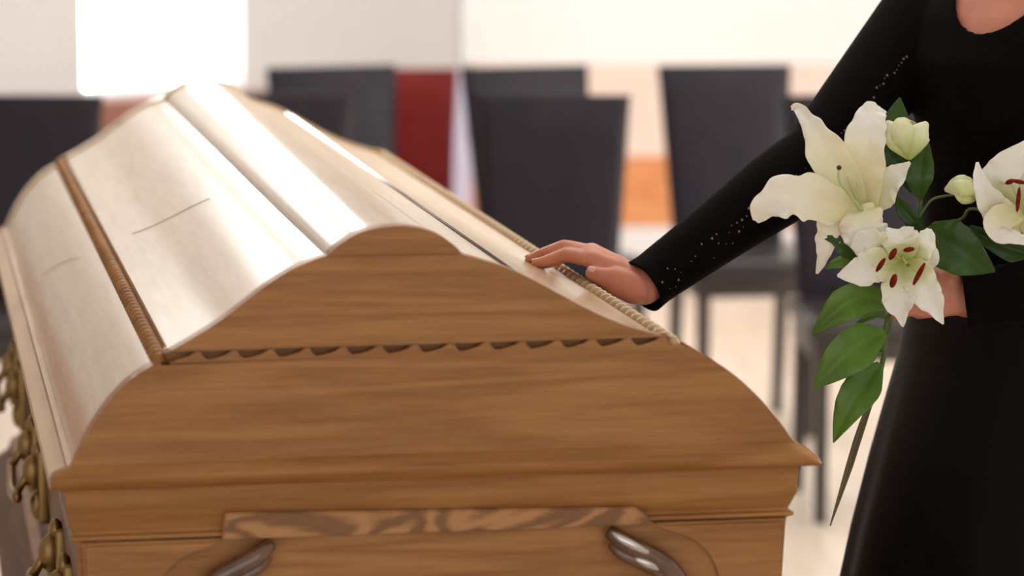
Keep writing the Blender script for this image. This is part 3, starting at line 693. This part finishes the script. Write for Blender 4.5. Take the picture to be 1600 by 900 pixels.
# --- the lily at the right edge
fc = empty('lily_flower'); fc.parent = lily; fc['label'] = 'open lily cut by the right edge of the photo'
DC = 3.50
blade('petal', [(1600, 345, .03), (1570, 312, .02), (1555, 285, .008), (1573, 262, .0), (1612, 222, .0)], [14, 26, 26, 26, 8], M_PETALB, fc, cup=.3, ruffle=.2, seed=21, D0=DC)
blade('petal', [(1600, 350, .03), (1565, 335, .012), (1540, 305, .0), (1530, 278, .0), (1527, 253, .006)], [14, 26, 18, 10, 2], M_PETAL, fc, cup=.3, ruffle=.2, seed=22, D0=DC - .004)
blade('petal', [(1590, 330, .02), (1562, 345, .0), (1558, 362, -.004), (1590, 372, .0), (1622, 384, .01)], [16, 24, 16, 10, 3], M_PETAL, fc, cup=.25, ruffle=.3, seed=23, D0=DC - .008)
blade('petal', [(1600, 345, .03), (1600, 310, .024), (1605, 275, .02), (1635, 230, .01)], [14, 34, 36, 6], M_PETALB, fc, cup=.3, ruffle=.2, seed=24, D0=DC + .004)
blade('petal', [(1600, 340, .03), (1635, 320, .01), (1668, 300, .0), (1700, 300, .01)], [14, 34, 30, 4], M_PETALB, fc, cup=.3, ruffle=.2, seed=25, D0=DC)
blade('petal', [(1600, 340, .03), (1625, 355, .01), (1650, 385, .0), (1672, 420, .01)], [14, 30, 24, 3], M_PETAL, fc, cup=.3, ruffle=.2, seed=26, D0=DC - .004)
for (px, py, L, wd, a) in ((1578, 284, 16, 8, .35), (1591, 312, 40, 7, 1.5), (1592, 284, 22, 7, -.2), (1618, 300, 24, 8, .6)):
    rod('filament', [(1600, 335, .02), ((1600 + px) / 2, (335 + py) / 2, -.01), (px, py, -.018)], (.0009, .0006), M_FIL, fc, DC); anther(px, py, -.020, L, wd, a, fc, DC)
# --- buds
bd = empty('lily_bud'); bd.parent = lily; bd['label'] = 'yellow green bud beside the largest lily'
blade('petal', [(1422, 248, .0), (1405, 225, -.012), (1394, 203, -.014), (1384, 190, -.004)], [4, 17, 17, 5], M_BUD, bd, cup=-.6, ruffle=.1, seed=31, D0=3.515)
blade('petal', [(1421, 248, -.002), (1415, 222, -.02), (1410, 200, -.022), (1409, 184, -.012)], [4, 18, 20, 12], M_BUD, bd, cup=-.6, ruffle=.1, seed=32, D0=3.515)
blade('petal', [(1420, 249, .0), (1430, 225, -.014), (1438, 206, -.016), (1449, 191, -.006)], [4, 17, 18, 4], M_BUD, bd, cup=-.6, ruffle=.1, seed=33, D0=3.512)
blade('petal', [(1421, 249, .006), (1418, 222, .014), (1416, 204, .014), (1416, 188, .006)], [4, 26, 28, 14], M_BUD, bd, cup=.5, ruffle=.1, seed=34, D0=3.515)
bd = empty('lily_bud'); bd.parent = lily; bd['label'] = 'small green bud left of the lily at the right edge'
for k, (dx, dy, dz) in enumerate(((0, -8, -.008), (4, 8, -.010), (10, 0, -.016), (4, 0, .008))):
    blade('petal', [(1524, 312, .0), (1512 + dx / 2, 300 + dy, dz), (1496, 292 + dy * .7, dz), (1476, 297, 0)], [4, 14, 12, 2], M_BUD, bd, cup=-.6, ruffle=.15, seed=40 + k, D0=3.512)
# --- leaves
def leaf(pts, wd, m, D0, seed, crease=.3, **k):
    return blade('leaf', pts, wd, m, lily, cup=.05, crease=crease, ruffle=.06, seed=seed, D0=D0, N=24, Mc=9, **k)
leaf([(1428, 300, .01), (1410, 250, 0), (1400, 205, 0), (1402, 180, 0), (1406, 152, .005)], [6, 26, 25, 18, 1], M_LEAFD, 3.545, 51)
leaf([(1438, 312, .0), (1436, 285, -.01), (1440, 255, -.01), (1449, 222, 0)], [3, 20, 20, 3], M_LEAFD, 3.54, 52)
leaf([(1452, 352, .0), (1470, 372, -.01), (1510, 400, -.015), (1555, 424, 0)], [10, 38, 34, 2], M_LEAFD, 3.52, 53)
leaf([(1452, 372, .01), (1430, 348, .0), (1412, 328, 0), (1399, 306, .005)], [4, 12, 12, 1], M_LEAFD, 3.545, 54)
leaf([(1515, 355, .02), (1550, 376, .01), (1590, 392, .01), (1640, 405, .01)], [5, 16, 20, 4], M_LEAFD, 3.54, 55)
leaf([(1395, 478, .0), (1350, 466, -.015), (1312, 482, -.02), (1268, 524, -.01)], [8, 26, 25, 1], M_LEAF, 3.50, 56, crease=.5)
leaf([(1384, 520, .0), (1350, 535, -.012), (1312, 565, -.018), (1270, 608, -.01)], [5, 33, 30, 1], M_LEAF, 3.50, 57, crease=.4)
leaf([(1376, 568, .0), (1352, 600, -.01), (1325, 640, -.015), (1302, 692, -.006)], [6, 29, 23, 1], M_LEAF, 3.505, 58, crease=.4)
leaf([(1340, 395, .0), (1322, 385, -.004), (1304, 375, -.004), (1280, 369, 0)], [14, 17, 8, 1], M_LEAFD, 3.50, 59)
leaf([(1345, 405, .0), (1325, 408, -.004), (1305, 412, -.004), (1290, 420, 0)], [12, 12, 8, 1], M_LEAF, 3.503, 60)
leaf([(1392, 500, .0), (1372, 492, .0), (1352, 498, .0), (1330, 512, .0)], [3, 5, 5, 1], M_LEAF, 3.53, 61)
# --- stems
rod('stem', [(1440, 300, .0), (1436, 345, .0), (1428, 395, .0), (1410, 445, .0), (1392, 490, .0), (1380, 560, .0), (1366, 620, .0)], (.0022, .0030), M_STEM, lily, 3.552)
rod('stem', [(1346, 340, .025), (1372, 372, .035), (1400, 410, .03), (1404, 450, .02), (1386, 500, .0), (1378, 550, .0)], (.0022, .0026), M_STEM, lily, 3.53)
rod('stem', [(1436, 340, .0), (1455, 313, .0), (1480, 306, .0), (1512, 303, -.02)], (.0016, .0012), M_STEM, lily, 3.545)
rod('stem', [(1452, 358, .0), (1480, 352, .0), (1505, 340, .0), (1522, 326, -.02), (1600, 345, .0)], (.0018, .0014), M_STEM, lily, 3.545)
rod('stem', [(1420, 249, .0), (1428, 275, .01), (1438, 305, .018)], .0014, M_STEM, lily, 3.53)
rod('stem', [(1411, 410, .03), (1412, 425, .055), (1408, 445, .07)], .0020, M_STEM, lily, 3.48)
leaf([(1368, 610, .0), (1346, 668, .0), (1325, 735, .0), (1297, 822, .0)], [3, 6, 5.5, 1], M_DRY, 3.545, 62)
